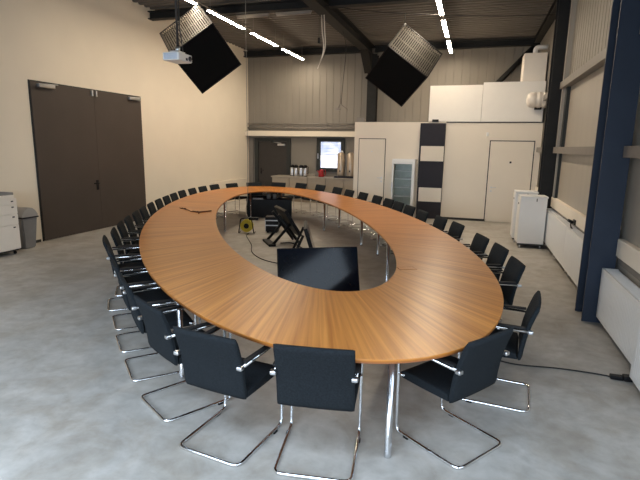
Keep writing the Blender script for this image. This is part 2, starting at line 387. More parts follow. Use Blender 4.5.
bm = NB(); box(bm, -7.96, YB-0.06, 0.0, -7.86, YB, 2.25); box(bm, -7.95, YB-0.08, 0.9, -7.88, YB-0.055, 1.1)
tag(obj('service_duct', bm, M['girt']), 'narrow grey wall duct beside the dark kitchen niche door', 'duct')
# kitchen window
w1 = sthing('window_1')
bm = NB(); x0, x1, z0, z1 = -5.36, -4.34, 1.05, 2.22; a = 0.13
for q in ((x0, z0, x0+a, z1), (x1-a, z0, x1, z1), (x0+a, z0, x1-a, z0+a), (x0+a, z1-a, x1-a, z1)): box(bm, q[0], YB-0.09, q[1], q[2], YB+0.03, q[3])
obj('window_frame', bm, M['darkframe'], w1)
bx('window_pane', M['sky'], w1, x0+a, YB+0.01, z0+a, x1-a, YB+0.02, z1-a)
bm = NB()
for k in range(9): box(bm, x0+a+0.01, YB-0.03, z1-a-0.03-k*0.052, x1-a-0.01, YB-0.005, z1-a-0.012-k*0.052)
obj('blind', bm, M['slatblue'], w1)
bx('window_handle', M['satin'], w1, x0+0.05, YB-0.14, 1.5, x0+0.08, YB-0.09, 1.68, bev=0.005)

# white room built into the back right corner
RY = 13.8
bm = NB()
box(bm, -3.3, RY, 0, XR-0.02, RY+0.1, 2.63); box(bm, -3.3, RY+0.1, 0, -3.2, YB-0.04, 2.63); box(bm, -3.2, RY+0.1, 2.53, XR-0.02, YB-0.04, 2.63)
struct('wall_partition', bm, M['white'])
struct('trim_7', box(NB(), -0.77, RY-0.012, 2.615, XR-0.02, RY+0.005, 2.64), M['line'])
struct('baseboard_partition', box(NB(), -0.72, RY-0.02, 0, 0.42, RY, 0.06), M['line'])
def white_door(name, x0, x1, z1, hx, hz, peep, gap=0.02, m_=M['white']):
    d = sthing(name)
    bm = NB(); g = gap; box(bm, x0-g, RY-0.006, 0, x0, RY, z1+g); box(bm, x1, RY-0.006, 0, x1+g, RY, z1+g); box(bm, x0, RY-0.006, z1, x1, RY, z1+g)
    obj('door_frame', bm, M['line'], d)
    bx('door_leaf', m_, d, x0, RY-0.02, 0.01, x1, RY-0.001, z1)
    bm = NB(); box(bm, hx-0.02, RY-0.03, hz-0.02, hx+0.02, RY-0.02, hz+0.02); box(bm, hx-0.02, RY-0.03, hz-0.12, hx+0.02, RY-0.02, hz-0.08); s = 1 if hx < (x0+x1)/2 else -1
    tube(bm, round_path([(hx, RY-0.03, hz), (hx, RY-0.07, hz), (hx+s*0.12, RY-0.07, hz)], 0.015), 0.009, 6)
    obj('door_handle', bm, M['satin'], d)
    if peep: bx('door_sign', M['charcoal'], d, (x0+x1)/2-0.025, RY-0.026, peep-0.025, (x0+x1)/2+0.025, RY-0.02, peep+0.025, bev=0.003)
    else: bx('door_sign', M['silver'], d, (x0+x1)/2-0.02, RY-0.024, 1.8, (x0+x1)/2+0.02, RY-0.02, 1.83)
white_door('door_3', -3.15, -2.41, 2.16, -2.48, 1.08, 0)
white_door('door_4', 0.40, 1.46, 2.14, 0.5, 0.93, 1.6, 0.025)
bm = NB(); box(bm, 0.27, RY-0.04, 2.27, 0.33, RY, 2.37, bev=0.008); box(bm, 0.285, RY-0.06, 2.29, 0.315, RY-0.04, 2.32)
tag(obj('wall_sensor', bm, M['enamel']), 'small white sensor on the white room wall above its right door', 'sensor')
# black and white striped pilaster panel
p = thing('striped_pilaster', 'tall charcoal pilaster with two white blocks on the white room front', 'pilaster', (-1.11, 13.7, 0))
bx('board', M['charcoal'], p, -0.335, 0.0, 0, 0.335, 0.095, 2.6, bev=0.004)
for z0, z1 in ((1.585, 1.99), (0.475, 0.86)): bx('white_block', M['white'], p, -0.29, -0.02, z0, 0.325, 0.0, z1, bev=0.003)
# white boxes on top of the room
tag(bx('rooftop_box', M['box'], None, -1.25, RY+0.01, 2.645, 0.10, RY+0.9, 3.58), 'left white plasterboard box on top of the white room', 'box')
tag(bx('rooftop_box', M['box'], None, 0.11, RY+0.01, 2.645, 1.60, RY+0.9, 3.64), 'right white plasterboard box on top of the white room, behind the round tank', 'box')
tag(bx('air_duct', M['cab'], None, 1.05, RY+0.2, 3.66, 1.60, RY+0.85, 4.36, bev=0.02), 'tall pale duct box standing on the right rooftop box', 'duct')
bm = NB(); tube(bm, round_path([(1.32, RY+0.4, 4.36), (1.32, RY+0.4, 4.52), (1.6, RY+0.4, 4.52)], 0.1), 0.06, 10)
tag(obj('pipe_elbow', bm, M['enamel']), 'white bent pipe on top of the pale duct box', 'pipe')
t = thing('water_tank', 'round white ribbed tank in front of the right rooftop box', 'tank', (1.4, 13.55, 3.16))
R90 = Matrix.Rotation(PI/2, 4, 'Y')
bm = NB(); lathe(bm, [(0.06, -0.24), (0.14, -0.22), (0.185, -0.15), (0.19, -0.05), (0.178, -0.04), (0.178, 0.0), (0.19, 0.01), (0.19, 0.08), (0.178, 0.09), (0.178, 0.13), (0.19, 0.14), (0.19, 0.2), (0.1, 0.21)], mtx=R90); obj('body', bm, M['cab'], t)
bm = NB(); box(bm, -0.02, 0.1, -0.22, 0.14, 0.25, -0.15); obj('bracket', bm, M['steel'], t)
obj('inlet_pipe', tube(NB(), [(0.1, 0.0, 0), (0.24, 0, 0.03)], 0.03, 8), M['steel'], t)
tag(bx('spotlight_box', M['steel'], None, -1.15, 13.75, 2.64, -0.98, 13.9, 2.70, bev=0.01), 'small dark box on the white room edge above the charcoal pilaster', 'box')

# ---------------------------------------------------------------- kitchen
k = thing('kitchen_counter', 'beige kitchen counter in the niche at the back wall', 'counter', (0, 0, 0))
bx('worktop', M['counter'], k, -6.80, 15.9, 0.84, -3.45, 16.69, 0.88, bev=0.005)
for i in range(5):
    x = -6.76+i*0.66
    if i in (1, 2): bx('cupboard_door', M['kunit'], k, x, 15.93, 0.1, x+0.64, 15.965, 0.7, bev=0.004)
    c_ = bx('cupboard_door' if i not in (1, 2) else 'drawer', M['kunit'], k, x, 15.93, 0.1 if i not in (1, 2) else 0.71, x+0.64, 15.965, 0.83, bev=0.004)
bx('carcass', M['kunit'], k, -6.76, 15.98, 0.0, -3.46, 16.66, 0.835)
bx('splashback', M['counter'], k, -6.35, 16.64, 0.881, -5.42, 16.69, 0.96)
def thermos(root=None):
    t = thing('thermos_jug', '', 'jug', (0, 0, 0.88), 0, 'thermos jugs on the kitchen counter')
    obj('body', lathe(NB(), [(0.068, 0), (0.072, 0.02), (0.072, 0.26), (0.06, 0.3)], seg=16), M['satin'], t)
    bm = NB(); lathe(bm, [(0.06, 0.3), (0.07, 0.31), (0.07, 0.37), (0.04, 0.4)], seg=16); tube(bm, [(0, -0.05, 0.36), (0, -0.11, 0.34)], 0.018, 6); obj('lid', bm, M['blackp'], t)
    obj('handle', tube(NB(), round_path([(0.06, 0, 0.34), (0.12, 0, 0.34), (0.12, 0, 0.1), (0.07, 0, 0.1)], 0.03), 0.01, 6), M['blackp'], t)
    obj('foot_ring', lathe(NB(), [(0.07, 0.0), (0.075, 0.005), (0.075, 0.02), (0.07, 0.025)], seg=16), M['blackp'], t)
    return t
th = thermos()
ords = ['leftmost of the four steel thermos jugs on the kitchen counter', 'second from the left of the four steel thermos jugs', 'third from the left of the four steel thermos jugs', 'rightmost of the four steel thermos jugs, nearest the kitchen window']
for i, x in enumerate((-6.14, -5.98, -5.80, -5.64)):
    o = th if i == 0 else dup(th)
    o.location = (x, 16.25 if i % 2 else 16.28, 0.88); o['label'] = ords[i]
k = thing('kettle', 'red kettle on the counter below the kitchen window', 'kettle', (-5.06, 16.3, 0.88))
obj('body', lathe(NB(), [(0.09, 0), (0.1, 0.03), (0.085, 0.2), (0.06, 0.25), (0.02, 0.27)], seg=18), M['red'], k)
obj('handle', tube(NB(), round_path([(0.07, 0, 0.24), (0.16, 0, 0.24), (0.15, 0, 0.05), (0.09, 0, 0.05)], 0.03), 0.013, 6), M['red'], k)
obj('spout', tube(NB(), [(-0.08, 0, 0.15), (-0.14, 0, 0.22)], [0.025, 0.015], 8), M['red'], k)
obj('base', lathe(NB(), [(0.1, -0.0), (0.1, 0.012)], seg=18), M['blackp'], k)
k = thing('coffee_brewer', 'tall steel coffee brewer with two towers right of the kitchen window', 'coffee machine', (-4.1, 16.25, 0.88))
bx('base', M['charcoal'], k, -0.42, -0.2, 0, 0.28, 0.22, 0.06, bev=0.01)
for x in (-0.24, 0.1):
    t_ = obj('tower', lathe(NB(), [(0.12, 0.06), (0.13, 0.09), (0.13, 0.8), (0.07, 0.86)], cx=x, cy=0.02, seg=18), M['brew'], k)
    bx('tap', M['blackp'], t_, x-0.015, -0.14, 0.2, x+0.015, -0.09, 0.26)
bx('back_plate', M['girt'], k, -0.1, 0.02, 0.06, 0.03, 0.12, 0.8); obj('lid', lathe(NB(), [(0.05, 0.86), (0.03, 0.92)], cx=-0.22, cy=0.02, seg=12), M['silver'], k)

# ---------------------------------------------------------------- glass door fridge
f_ = thing('glass_door_fridge', 'white upright fridge with glass door beside the charcoal pilaster', 'fridge', (-1.81, 13.35, 0))
bm = NB(); box(bm, -0.31, 0.03, 0.03, -0.28, 0.4, 1.63); box(bm, 0.28, 0.03, 0.03, 0.31, 0.4, 1.63); box(bm, -0.28, 0.03, 0.03, 0.28, 0.4, 0.1); box(bm, -0.28, 0.03, 1.58, 0.28, 0.4, 1.63); box(bm, -0.28, 0.38, 0.1, 0.28, 0.4, 1.58)
obj('body', bm, M['enamel'], f_)
bm = NB(); a = 0.05; box(bm, -0.31, 0, 0.05, -0.31+a, 0.03, 1.6); box(bm, 0.31-a-0.03, 0, 0.05, 0.31, 0.03, 1.6); box(bm, -0.26, 0, 0.05, 0.23, 0.03, 0.15); box(bm, -0.26, 0, 1.5, 0.23, 0.03, 1.6)
dr = obj('door', bm, M['enamel'], f_); bx('door_glass', M['glass'], dr, -0.26, 0.01, 0.15, 0.23, 0.018, 1.5); bx('door_handle', M['satin'], dr, -0.3, -0.03, 0.75, -0.28, 0.0, 1.0, bev=0.004)
for z in (0.35, 0.6, 0.85, 1.08, 1.3): bx('shelf', M['enamel'], f_, -0.27, 0.05, z, 0.27, 0.37, z+0.012)
bx('lining', M['teal'], f_, -0.279, 0.365, 0.11, 0.279, 0.379, 1.57)
for x in (-0.25, 0.25): bx('foot', M['blackp'], f_, x-0.03, 0.06, 0, x+0.03, 0.34, 0.03)

# ---------------------------------------------------------------- radiators
def radiator(y0, y1, xf, z0, z1, label):
    t = thing('radiator', label, 'radiator', (xf, (y0+y1)/2, 0), 0, 'white panel radiators on the right wall'); L = (y1-y0)/2; d = XR-0.03-xf
    if d > 0.17: d = 0.17
    bm = NB(); box(bm, 0.0, -L, z0, 0.02, L, z1-0.01, bev=0.005)
    n = int(2*L/0.045)
    for i in range(n):
        y = -L+0.03+i*(2*L-0.06)/n; box(bm, -0.0015, y, z0+0.04, 0.0, y+0.02, z1-0.05)
    obj('front_panel', bm, M['enamel'], t)
    bx('back_panel', M['enamel'], t, d-0.02, -L, z0, d, L, z1-0.01)
    bm = NB(); 
    for i in range(int(2*L/0.03)): y = -L+0.01+i*0.03; box(bm, 0.02, y, z1-0.02, d-0.02, y+0.014, z1)
    box(bm, 0.0, -L, z1-0.012, 0.02, L, z1); obj('top_grille', bm, M['enamel'], t)
    for s in (-1, 1): bx('side_cover', M['enamel'], t, 0.0, s*L-0.008, z0, d, s*L+0.008, z1, bev=0.002)
    bm = NB(); tube(bm, [(0.08, L-0.1, z0), (0.08, L-0.1, 0.0)], 0.012, 8); tube(bm, [(0.08, -L+0.1, z0), (0.08, -L+0.1, 0.0)], 0.012, 8)
    obj('pipe', bm, M['enamel'], t)
    return t
radiator(9.62, 10.86, 1.47, 0.12, 0.76, 'farthest white radiator, just behind the white rolling cabinets')
radiator(8.37, 9.58, 1.47, 0.12, 0.76, 'middle one of the three white radiators between the dark and the navy column')
radiator(7.1, 8.33, 1.47, 0.12, 0.76, 'white radiator just beyond the navy column, nearest of the three between the columns')
radiator(4.56, 5.95, 1.46, 0.09, 0.66, 'white radiator just in front of the navy column, beside the floor cable plug')
radiator(3.1, 4.44, 1.40, 0.06, 0.66, 'nearest white radiator, cut off by the right picture edge')
bm = NB(); box(bm, XR-0.09, 8.24, 0.8, XR-0.04, 8.4, 0.88, bev=0.01); 
for q in (8.28, 8.34): tube(bm, [(XR-0.1, q, 0.84), (XR-0.17, q, 0.87)], 0.022, 8)
tube(bm, smooth_path([(XR-0.13, 8.3, 0.84), (XR-0.14, 8.2, 0.78), (XR-0.1, 8.1, 0.72)]), 0.012, 6)
tag(obj('plug_adapter', bm, M['blackp']), 'black plug adapter on the pale ledge above the middle radiators', 'plug')

# ---------------------------------------------------------------- white rolling cabinets
def rollcab(name, label, cx, cy, rz, w_, d_, h, front='y'):
    t = thing(name, label, 'cabinet', (cx, cy, 0), rz, 'white rolling cabinets by the right wall')
    bx('body', M['enamel'], t, -w_/2, -d_/2, 0.09, w_/2, d_/2, h-0.03, bev=0.004)
    bx('top', M['enamel'], t, -w_/2-0.012, -d_/2-0.012, h-0.03, w_/2+0.012, d_/2+0.012, h, bev=0.005)
    bx('base_frame', M['charcoal'], t, -w_/2+0.01, -d_/2+0.01, 0.06, w_/2-0.01, d_/2-0.01, 0.09)
    for sx in (-1, 1):
        for sy in (-1, 1):
            x, y = sx*(w_/2-0.05), sy*(d_/2-0.05)
            cst = obj('castor', lathe(NB(), [(0.03, -0.012), (0.03, 0.012)], seg=14, mtx=Matrix.Translation((x, y, 0.03)) @ Matrix.Rotation(PI/2, 4, 'Y')), M['silver'], t)
    bx('side_door', M['enamel'], t, -w_/2-0.014, -d_/2+0.01, 0.1, -w_/2, d_/2-0.01, h-0.04, bev=0.002)
    bx('handle', M['charcoal'], t, -w_/2-0.02, -0.04, h-0.18, -w_/2-0.014, 0.04, h-0.15)
    bx('latch', M['charcoal'], t, w_/2-0.2, -d_/2-0.012, h-0.1, w_/2-0.185, -d_/2, h-0.04)
    return t
rollcab('rolling_cabinet', 'front white rolling cabinet on castors before the dark column', 1.19, 10.53, 0.04, 0.48, 0.44, 1.04)
rollcab('rolling_cabinet', 'white rolling cabinet standing half hidden behind the front one', 1.11, 11.10, 0.0, 0.42, 0.46, 1.08)
tag(bx('paper_sheet', M['paper'], None, 0.98, 10.99, 1.081, 1.2, 11.2, 1.09), 'white sheet lying on the hidden rear rolling cabinet', 'paper')

# left edge cabinet and bin
t = thing('drawer_cabinet', 'white drawer cabinet on castors cut off by the left picture edge', 'cabinet', (-7.75, 5.82, 0))
bx('body', M['cab'], t, -0.25, -0.6, 0.09, 0.23, 0.58, 0.98, bev=0.004)
for i, (z0, z1) in enumerate(((0.10, 0.52), (0.535, 0.70), (0.715, 0.87), (0.885, 0.97))):
    dr = bx('drawer', M['cab'], t, 0.232, -0.59, z0, 0.25, 0.57, z1, bev=0.003)
    bx('drawer_lock' if i else 'pull', M['charcoal'], dr, 0.25, 0.46, z1-0.05, 0.256, 0.5, z1-0.03)
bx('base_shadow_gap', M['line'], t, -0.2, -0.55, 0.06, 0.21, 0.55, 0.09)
for y in (-0.5, 0.5):
    for x in (-0.2, 0.18): obj('castor', lathe(NB(), [(0.03, -0.012), (0.03, 0.012)], seg=14, mtx=Matrix.Translation((x, y, 0.03)) @ Matrix.Rotation(PI/2, 4, 'X')), M['blackp'], t)
t = thing('paper_tray', 'white paper tray on top of the left drawer cabinet', 'tray', (-7.72, 5.95, 0.98))
bm = NB(); box(bm, -0.2, -0.6, 0.0, 0.22, 0.4, 0.015); box(bm, -0.2, -0.6, 0.015, -0.19, 0.4, 0.06); box(bm, 0.21, -0.6, 0.015, 0.22, 0.4, 0.06); obj('tray', bm, M['cab'], t)
bx('rear_stop', M['girt'], t, -0.19, 0.39, 0.015, 0.21, 0.4, 0.1)
t = thing('swing_bin', 'grey swing top waste bin between the drawer cabinet and the brown double door', 'bin', (-7.83, 6.78, 0))
bm = NB()
ra = [bm.verts.new(v) for v in ((-0.11, -0.12, 0), (0.11, -0.12, 0), (0.11, 0.12, 0), (-0.11, 0.12, 0))]; rb_ = [bm.verts.new(v) for v in ((-0.15, -0.17, 0.58), (0.15, -0.17, 0.58), (0.15, 0.17, 0.58), (-0.15, 0.17, 0.58))]
for i in range(4): bm.faces.new((ra[i], ra[(i+1) % 4], rb_[(i+1) % 4], rb_[i]))
bm.faces.new(ra[::-1]); bm.faces.new(rb_)
bmesh.ops.bevel(bm, geom=list(bm.edges), offset=0.02, segments=2, affect='EDGES'); obj('bucket', bm, M['bin'], t)
bm = NB(); pr = [(-0.165, 0.58), (-0.165, 0.63), (-0.12, 0.70), (-0.06, 0.745), (0.0, 0.76), (0.06, 0.745), (0.12, 0.70), (0.165, 0.63), (0.165, 0.58)]
A = [bm.verts.new((-0.16, y, z)) for y, z in pr]; B = [bm.verts.new((0.16, y, z)) for y, z in pr]
for i in range(len(pr)-1): bm.faces.new((A[i], A[i+1], B[i+1], B[i])).smooth = True
bm.faces.new(A[::-1]); bm.faces.new(B); bm.faces.new((A[0], B[0], B[-1], A[-1])); obj('lid', bm, M['binlid'], t)
bx('rim', M['charcoal'], t, -0.168, -0.178, 0.565, 0.168, 0.178, 0.59, bev=0.005)

# ---------------------------------------------------------------- the oval ring table
TH = math.radians(28.4); U = Vector((-math.sin(TH), math.cos(TH), 0)); V = Vector((math.cos(TH), math.sin(TH), 0))
CO = Vector((-3.15, 7.94, 0)); CI = Vector((-3.07, 7.86, 0)); AO, BO, AI, BI = 6.0, 2.24, 4.55, 1.21
def pout(a, s=1.0): return CO+U*(AO*s*math.cos(a))+V*(BO*s*math.sin(a))
def pin(a): return CI+U*(AI*math.cos(a))+V*(BI*math.sin(a))
def ringmesh(z0, z1, e=0.0, topface=True):
    bm = NB(); uvl = bm.loops.layers.uv.new('grain'); N = 240; rows = []
    arc = 0; arcs = []; pm = None
    for i in range(N+1):
        a = 2*PI*i/N; q = (pout(a)+pin(a))/2
        if pm is not None: arc += (q-pm).length
        arcs.append(arc); pm = q
    for i in range(N):
        a = 2*PI*i/N; po, pi_ = pout(a), pin(a); d = (po-pi_).normalized()
        po_ = po; pts = [pi_+d*e, pi_+(po-pi_)*0.33, pi_+(po-pi_)*0.66, po_-d*e]
        row = [bm.verts.new(Vector((p.x, p.y, z1))) for p in pts]
        low = [bm.verts.new(Vector((p.x, p.y, z0))) for p in (pts[3], pts[0])]
        rows.append((row, low, [(p-pi_).length for p in pts]))
    for i in range(N):
        (r0, l0, w0), (r1, l1, w1) = rows[i], rows[(i+1) % N]
        for k in range(3):
            fc = bm.faces.new((r0[k], r0[k+1], r1[k+1], r1[k]))
            for lp, (u, v) in zip(fc.loops, ((arcs[i], w0[k]), (arcs[i], w0[k+1]), (arcs[i+1], w1[k+1]), (arcs[i+1], w1[k]))): lp[uvl].uv = (u, v)
        bm.faces.new((r0[3], l0[0], l1[0], r1[3])).smooth = True; bm.faces.new((r0[0], r1[0], l1[1], l0[1])).smooth = True
        bm.faces.new((l0[0], l0[1], l1[1], l1[0]))
    return bm
tb = thing('oval_ring_table', 'huge oval ring conference table in reddish wood on chrome legs', 'table', (0, 0, 0))
obj('tabletop', ringmesh(0.722, 0.74, 0.0), M['wood'], tb)
obj('edge_band', ringmesh(0.712, 0.7215, 0.004), M['edge'], tb)
legs = [(-0.39, 2.79), (-2.22, 3.28), (-5.25, 9.65), (-5.72, 9.36), (-5.66, 11.85), (-3.21, 10.64), (-2.02, 9.28), (-1.08, 6.78), (-3.95, 6.1), (-4.9, 7.75), (-0.35, 5.3), (-0.15, 6.15), (-1.55, 8.55), (-3.0, 11.2), (-5.2, 12.95), (-3.4, 4.95)]
leg0 = None
for i, (x, y) in enumerate(legs):
    if leg0 is None:
        bm = NB(); lathe(bm, [(0.023, 0.0), (0.025, 0.004), (0.025, 0.035), (0.0225, 0.04), (0.0225, 0.705), ], seg=20)
        leg0 = obj('leg', bm, M['legm'], tb); leg0.location = (x, y, 0)
        fl = obj('mounting_plate', lathe(NB(), [(0.05, 0.698), (0.05, 0.705)], seg=20), M['satin'], leg0)
    else:
        o = leg0.copy(); C.objects.link(o); o.parent = tb; o.location = (x, y, 0); q = fl.copy(); C.objects.link(q); q.parent = o
fp = thing('table_socket_flap', 'flush wooden cable flap in the right side of the table', 'socket flap', (-0.57, 4.82, 0.74), TH)
bx('flap', M['wood'], fp, -0.08, -0.05, 0.0, 0.08, 0.05, 0.003)
bm = NB()
for q in ((-0.088, -0.06, -0.08, 0.06), (0.08, -0.06, 0.088, 0.06), (-0.08, 0.05, 0.08, 0.058)): box(bm, q[0], q[1], 0, q[2], q[3], 0.004)
obj('rim', bm, M['edge'], fp)
bm = NB(); z = 0.748
tube(bm, smooth_path([(-5.25, 7.98, z), (-5.1, 7.83, z), (-4.92, 7.7, z), (-4.8, 7.58, z), (-4.7, 7.6, z), (-4.6, 7.56, z)]), 0.007, 6)
tube(bm, smooth_path([(-4.78, 7.6, z+0.004), (-4.68, 7.56, z+.004), (-4.6, 7.6, z+.004), (-4.52, 7.8, z+.002)]), 0.012, 6)
tube(bm, smooth_path([(-4.68, 7.58, z+.01), (-4.6, 7.54, z+.006), (-4.54, 7.4, z)]), 0.008, 6); tube(bm, smooth_path([(-5.28, 7.95, z), (-5.2, 7.88, z), (-5.12, 7.92, z)]), 0.008, 6)
tag(obj('leather_cord', bm, M['browncord']), 'tangled brown cord lying on the left side of the wooden table', 'cord')

# ---------------------------------------------------------------- chairs
def chair_proto():
    t = thing('cantilever_chair', '', 'chair', (0, 0, 0), 0, 'black cantilever chairs around the oval table')
    W = 0.235
    # backrest: gently curved upholstered slab leaning back
    bm = NB(); rows = []
    zs = [0.41, 0.44, 0.5, 0.58, 0.66, 0.74, 0.80, 0.835]
    def yb(z): s = (z-0.40)/0.435; return 0.075-0.10*s+0.02*math.sin(s*PI)
    for z in zs:
        th_ = 0.036 if 0.42 < z < 0.82 else 0.02
        for sgn in (0,):
            f_r = [bm.verts.new((x*W, yb(z)+th_/2-0.008*(1-x*x), z)) for x in (-1, -0.93, -0.5, 0, 0.5, 0.93, 1)]
            b_r = [bm.verts.new((x*W, yb(z)-th_/2+(0.008 if abs(x) == 1 else 0)-0.008*(1-x*x), z)) for x in (-1, -0.93, -0.5, 0, 0.5, 0.93, 1)]
            for ve in (f_r[0], f_r[-1]): ve.co.y -= 0.008
        rows.append((f_r, b_r))
    for i in range(len(rows)-1):
        for k in range(6):
            bm.faces.new((rows[i][0][k], rows[i+1][0][k], rows[i+1][0][k+1], rows[i][0][k+1])).smooth = True
            bm.faces.new((rows[i][1][k], rows[i][1][k+1], rows[i+1][1][k+1], rows[i+1][1][k])).smooth = True
        for k in (0, 6):
            bm.faces.new((rows[i][0][k], rows[i][1][k], rows[i+1][1][k], rows[i+1][0][k]))
    for i in (0, -1):
        for k in range(6): bm.faces.new((rows[i][0][k], rows[i][0][k+1], rows[i][1][k+1], rows[i][1][k]))
    obj('backrest', bm, M['fabric'], t)
    # seat
    bm = NB(); prof = [(0.085, 0.415), (0.10, 0.455), (0.2, 0.462), (0.35, 0.468), (0.45, 0.466), (0.49, 0.45), (0.495, 0.43), (0.47, 0.415), (0.3, 0.412)]
    L_ = [[bm.verts.new((x, y, z if abs(x) < 0.23 else z*0.998)) for y, z in prof] for x in (-0.234, -0.215, 0, 0.215, 0.234)]
    for a, b in zip(L_[:-1], L_[1:]):
        for i in range(len(prof)): j = (i+1) % len(prof); bm.faces.new((a[i], a[j], b[j], b[i])).smooth = True
    bm.faces.new(L_[0]); bm.faces.new(L_[-1][::-1]); obj('seat', bm, M['fabric'], t)
    # continuous tube frame
    r = 0.011; h = 0.652
    half = lambda s: [(s*0.240, 0.03, h-0.01), (s*0.240, 0.505, h), (s*0.240, 0.50, r), (s*0.234, -0.03, r)]
    pts = half(-1)+half(1)[::-1]
    obj('frame', tube(NB(), round_path(pts, 0.055, 6), r, 10), M['chrome'], t)
    bm = NB()
    for z in (0.457,):
        tube(bm, [(-0.240, 0.46, z-0.02), (0.240, 0.46, z-0.02)], 0.009, 8)
        for s in (-1, 1): tube(bm, [(s*0.240, 0.46, z-0.02), (s*0.240, 0.503, z-0.02)], 0.009, 8)
    obj('cross_tube', bm, M['chrome'], t)
    for s in (-1, 1):
        bm = NB(); box(bm, s*0.242-0.019, 0.05, h+0.008, s*0.242+0.019, 0.47, h+0.024, bev=0.006); obj('armrest', bm, M['pad'], t)
        bm = NB(); box(bm, s*0.240-0.024, -0.006, h-0.024, s*0.240+0.016, 0.034, h+0.004, bev=0.009); obj('clamp', bm, M['satin'], t)
        obj('glide', box(NB(), s*0.242-0.013, 0.38, 0.0, s*0.242+0.013, 0.42, 0.012), M['blackp'], t)
    return t
def side_heading(x, y):
    """direction towards the table centre line: normal of the outer ellipse through the point"""
    d = Vector((x, y, 0))-CO; s, t_ = d.dot(U), d.dot(V)
    nrm = -(U*(s/AO**2)+V*(t_/BO**2)); return math.atan2(nrm.y, nrm.x)-PI/2
R_ = math.radians
near = [ # x, y of the back, rotation, label
 (-0.785, 2.44, R_(8), 'black chair seen squarely from behind in the centre foreground'),
 (-1.475, 2.42, R_(-8), 'black chair in the foreground just left of the centre one'),
 (-2.14, 2.78, R_(-31), 'black chair at the near left bend, second left of the centre foreground chair'),
 (-2.72, 3.24, R_(-43), 'black chair at the near left bend, third left of the centre foreground chair'),
 (-3.19, 3.68, R_(-44), 'black chair on the near left, fourth left of the centre foreground chair'),
 (-3.62, 4.13, R_(-46), 'black chair on the near left, fifth left of the centre foreground chair'),
 (-4.10, 4.60, R_(-50), 'leftmost black chair in the picture, its backrest against the pale floor'),
 (0.18, 2.98, R_(54), 'black chair in the right foreground, its arm and chrome sled base in view'),
 (0.545, 3.87, R_(84), 'black chair seen edge on at the right, beside the dark floor cable'),
]
leftT = [(-4.40, 5.10), (-4.69, 5.58), (-4.97, 6.08), (-5.23, 6.6), (-5.49, 7.13), (-5.77, 7.72), (-6.03, 8.32), (-6.25, 8.9), (-6.47, 9.5), (-6.68, 10.15), (-6.79, 10.78), (-6.87, 11.42), (-6.90, 12.1), (-6.68, 12.72)]
farT = [(-6.25, 13.34), (-5.6, 13.71), (-4.90, 13.80), (-4.18, 13.46), (-3.5, 12.86), (-3.01, 12.26), (-2.52, 11.7), (-2.05, 11.07)]
rightT = [(-1.69, 10.5), (-1.4, 9.98), (-1.1, 9.42), (-0.79, 8.75), (-0.43, 8.09), (-0.15, 7.5), (0.18, 6.53), (0.38, 5.9), (0.50, 5.17)]
wordn = ['first', 'second', 'third', 'fourth', 'fifth', 'sixth', 'seventh', 'eighth', 'ninth', 'tenth', 'eleventh', 'twelfth', 'thirteenth', 'fourteenth']
allch = list(near)
for i, (x, y) in enumerate(leftT):
    hd = R_((-54, -57)[i]) if i < 2 else side_heading(x, y)
    if i < 6: lb = 'black chair before the brown door, %s one beyond the leftmost chair' % wordn[i]
    elif i < 13: lb = 'black chair before the cream wall, %s to the right of the brown door' % wordn[i-6]
    else: lb = 'black chair at the far left bend, last one left of the kitchen door'
    allch.append((x, y, hd, lb))
fl_ = ['black chair at the far end, left one in front of the dark kitchen door', 'black chair at the far end, right one in front of the dark kitchen door', 'black chair at the far end below the thermos jugs', 'black chair at the far end below the kitchen window',
       'black chair at the far right bend in front of the coffee brewer', 'black chair on the far right, just left of the left white door', 'black chair on the far right, in front of the left white door', 'black chair between the left white door and the glass door fridge']
for (x, y), lb in zip(farT, fl_): allch.append((x, y, side_heading(x, y), lb))
rl = ['black chair on the right side, left one before the glass door fridge', 'black chair on the right side, right one before the glass door fridge', 'black chair on the right side between the fridge and the charcoal pilaster', 'black chair in front of the foot of the charcoal pilaster', 'black chair before the white wall, just right of the charcoal pilaster',
      'black chair just right of the pilaster, second one, before the gap in the row', 'farthest of the three black chairs beyond the edge-on chair at right', 'middle of the three black chairs beyond the edge-on chair at right', 'nearest of the three black chairs beyond the edge-on chair at right']
for (x, y), lb in zip(rightT, rl): allch.append((x, y, side_heading(x, y), lb))
ch0 = chair_proto()
for i, (x, y, rz, lb) in enumerate(allch):
    o = ch0 if i == 0 else dup(ch0)
    # x, y is the top of the backrest; the chair's own origin sits under it
    o.location = (x+0.02*math.sin(rz)*-1, y+0.02*math.cos(rz), 0); o.rotation_euler = (0, 0, rz); o['label'] = lb

# ---------------------------------------------------------------- things inside the ring
def monitor_panel(t, w_, h_, tilt, zbase, yb=0.0):
    mt = Matrix.Translation((0, yb, zbase)) @ Matrix.Rotation(-tilt, 4, 'X')
    bm = NB(); box(bm, -w_/2, 0.0, 0, w_/2, 0.06, h_, bev=0.008, mtx=mt); o = obj('housing', bm, M['blackp'], t)
    bm = NB(); box(bm, -w_/2+0.012, -0.004, 0.02, w_/2-0.012, 0.0, h_-0.012, mtx=mt); obj('screen', bm, M['screen'], t)
    return mt
t = thing('floor_monitor', 'wide glossy black screen leaning back on the floor inside the ring, nearest the viewer', 'monitor', (-1.88, 5.96, 0), TH)
mt = monitor_panel(t, 1.08, 0.64, R_(20), 0.03, -0.215)
for s in (-1, 1):
    bm = NB(); tube(bm, [(s*0.4, 0.02, 0.45), (s*0.4, 0.36, 0.012)], 0.012, 8); tube(bm, [(s*0.4, -0.18, 0.013), (s*0.4, 0.36, 0.013)], 0.012, 8); obj('stand', bm, M['blackp'], t)
t = thing('floor_monitor', 'black tilted floor monitor seen from its side behind the wide glossy screen', 'monitor', (-2.6, 7.8, 0), R_(109))
mt = monitor_panel(t, 0.9, 0.62, R_(17), 0.03, -0.12)
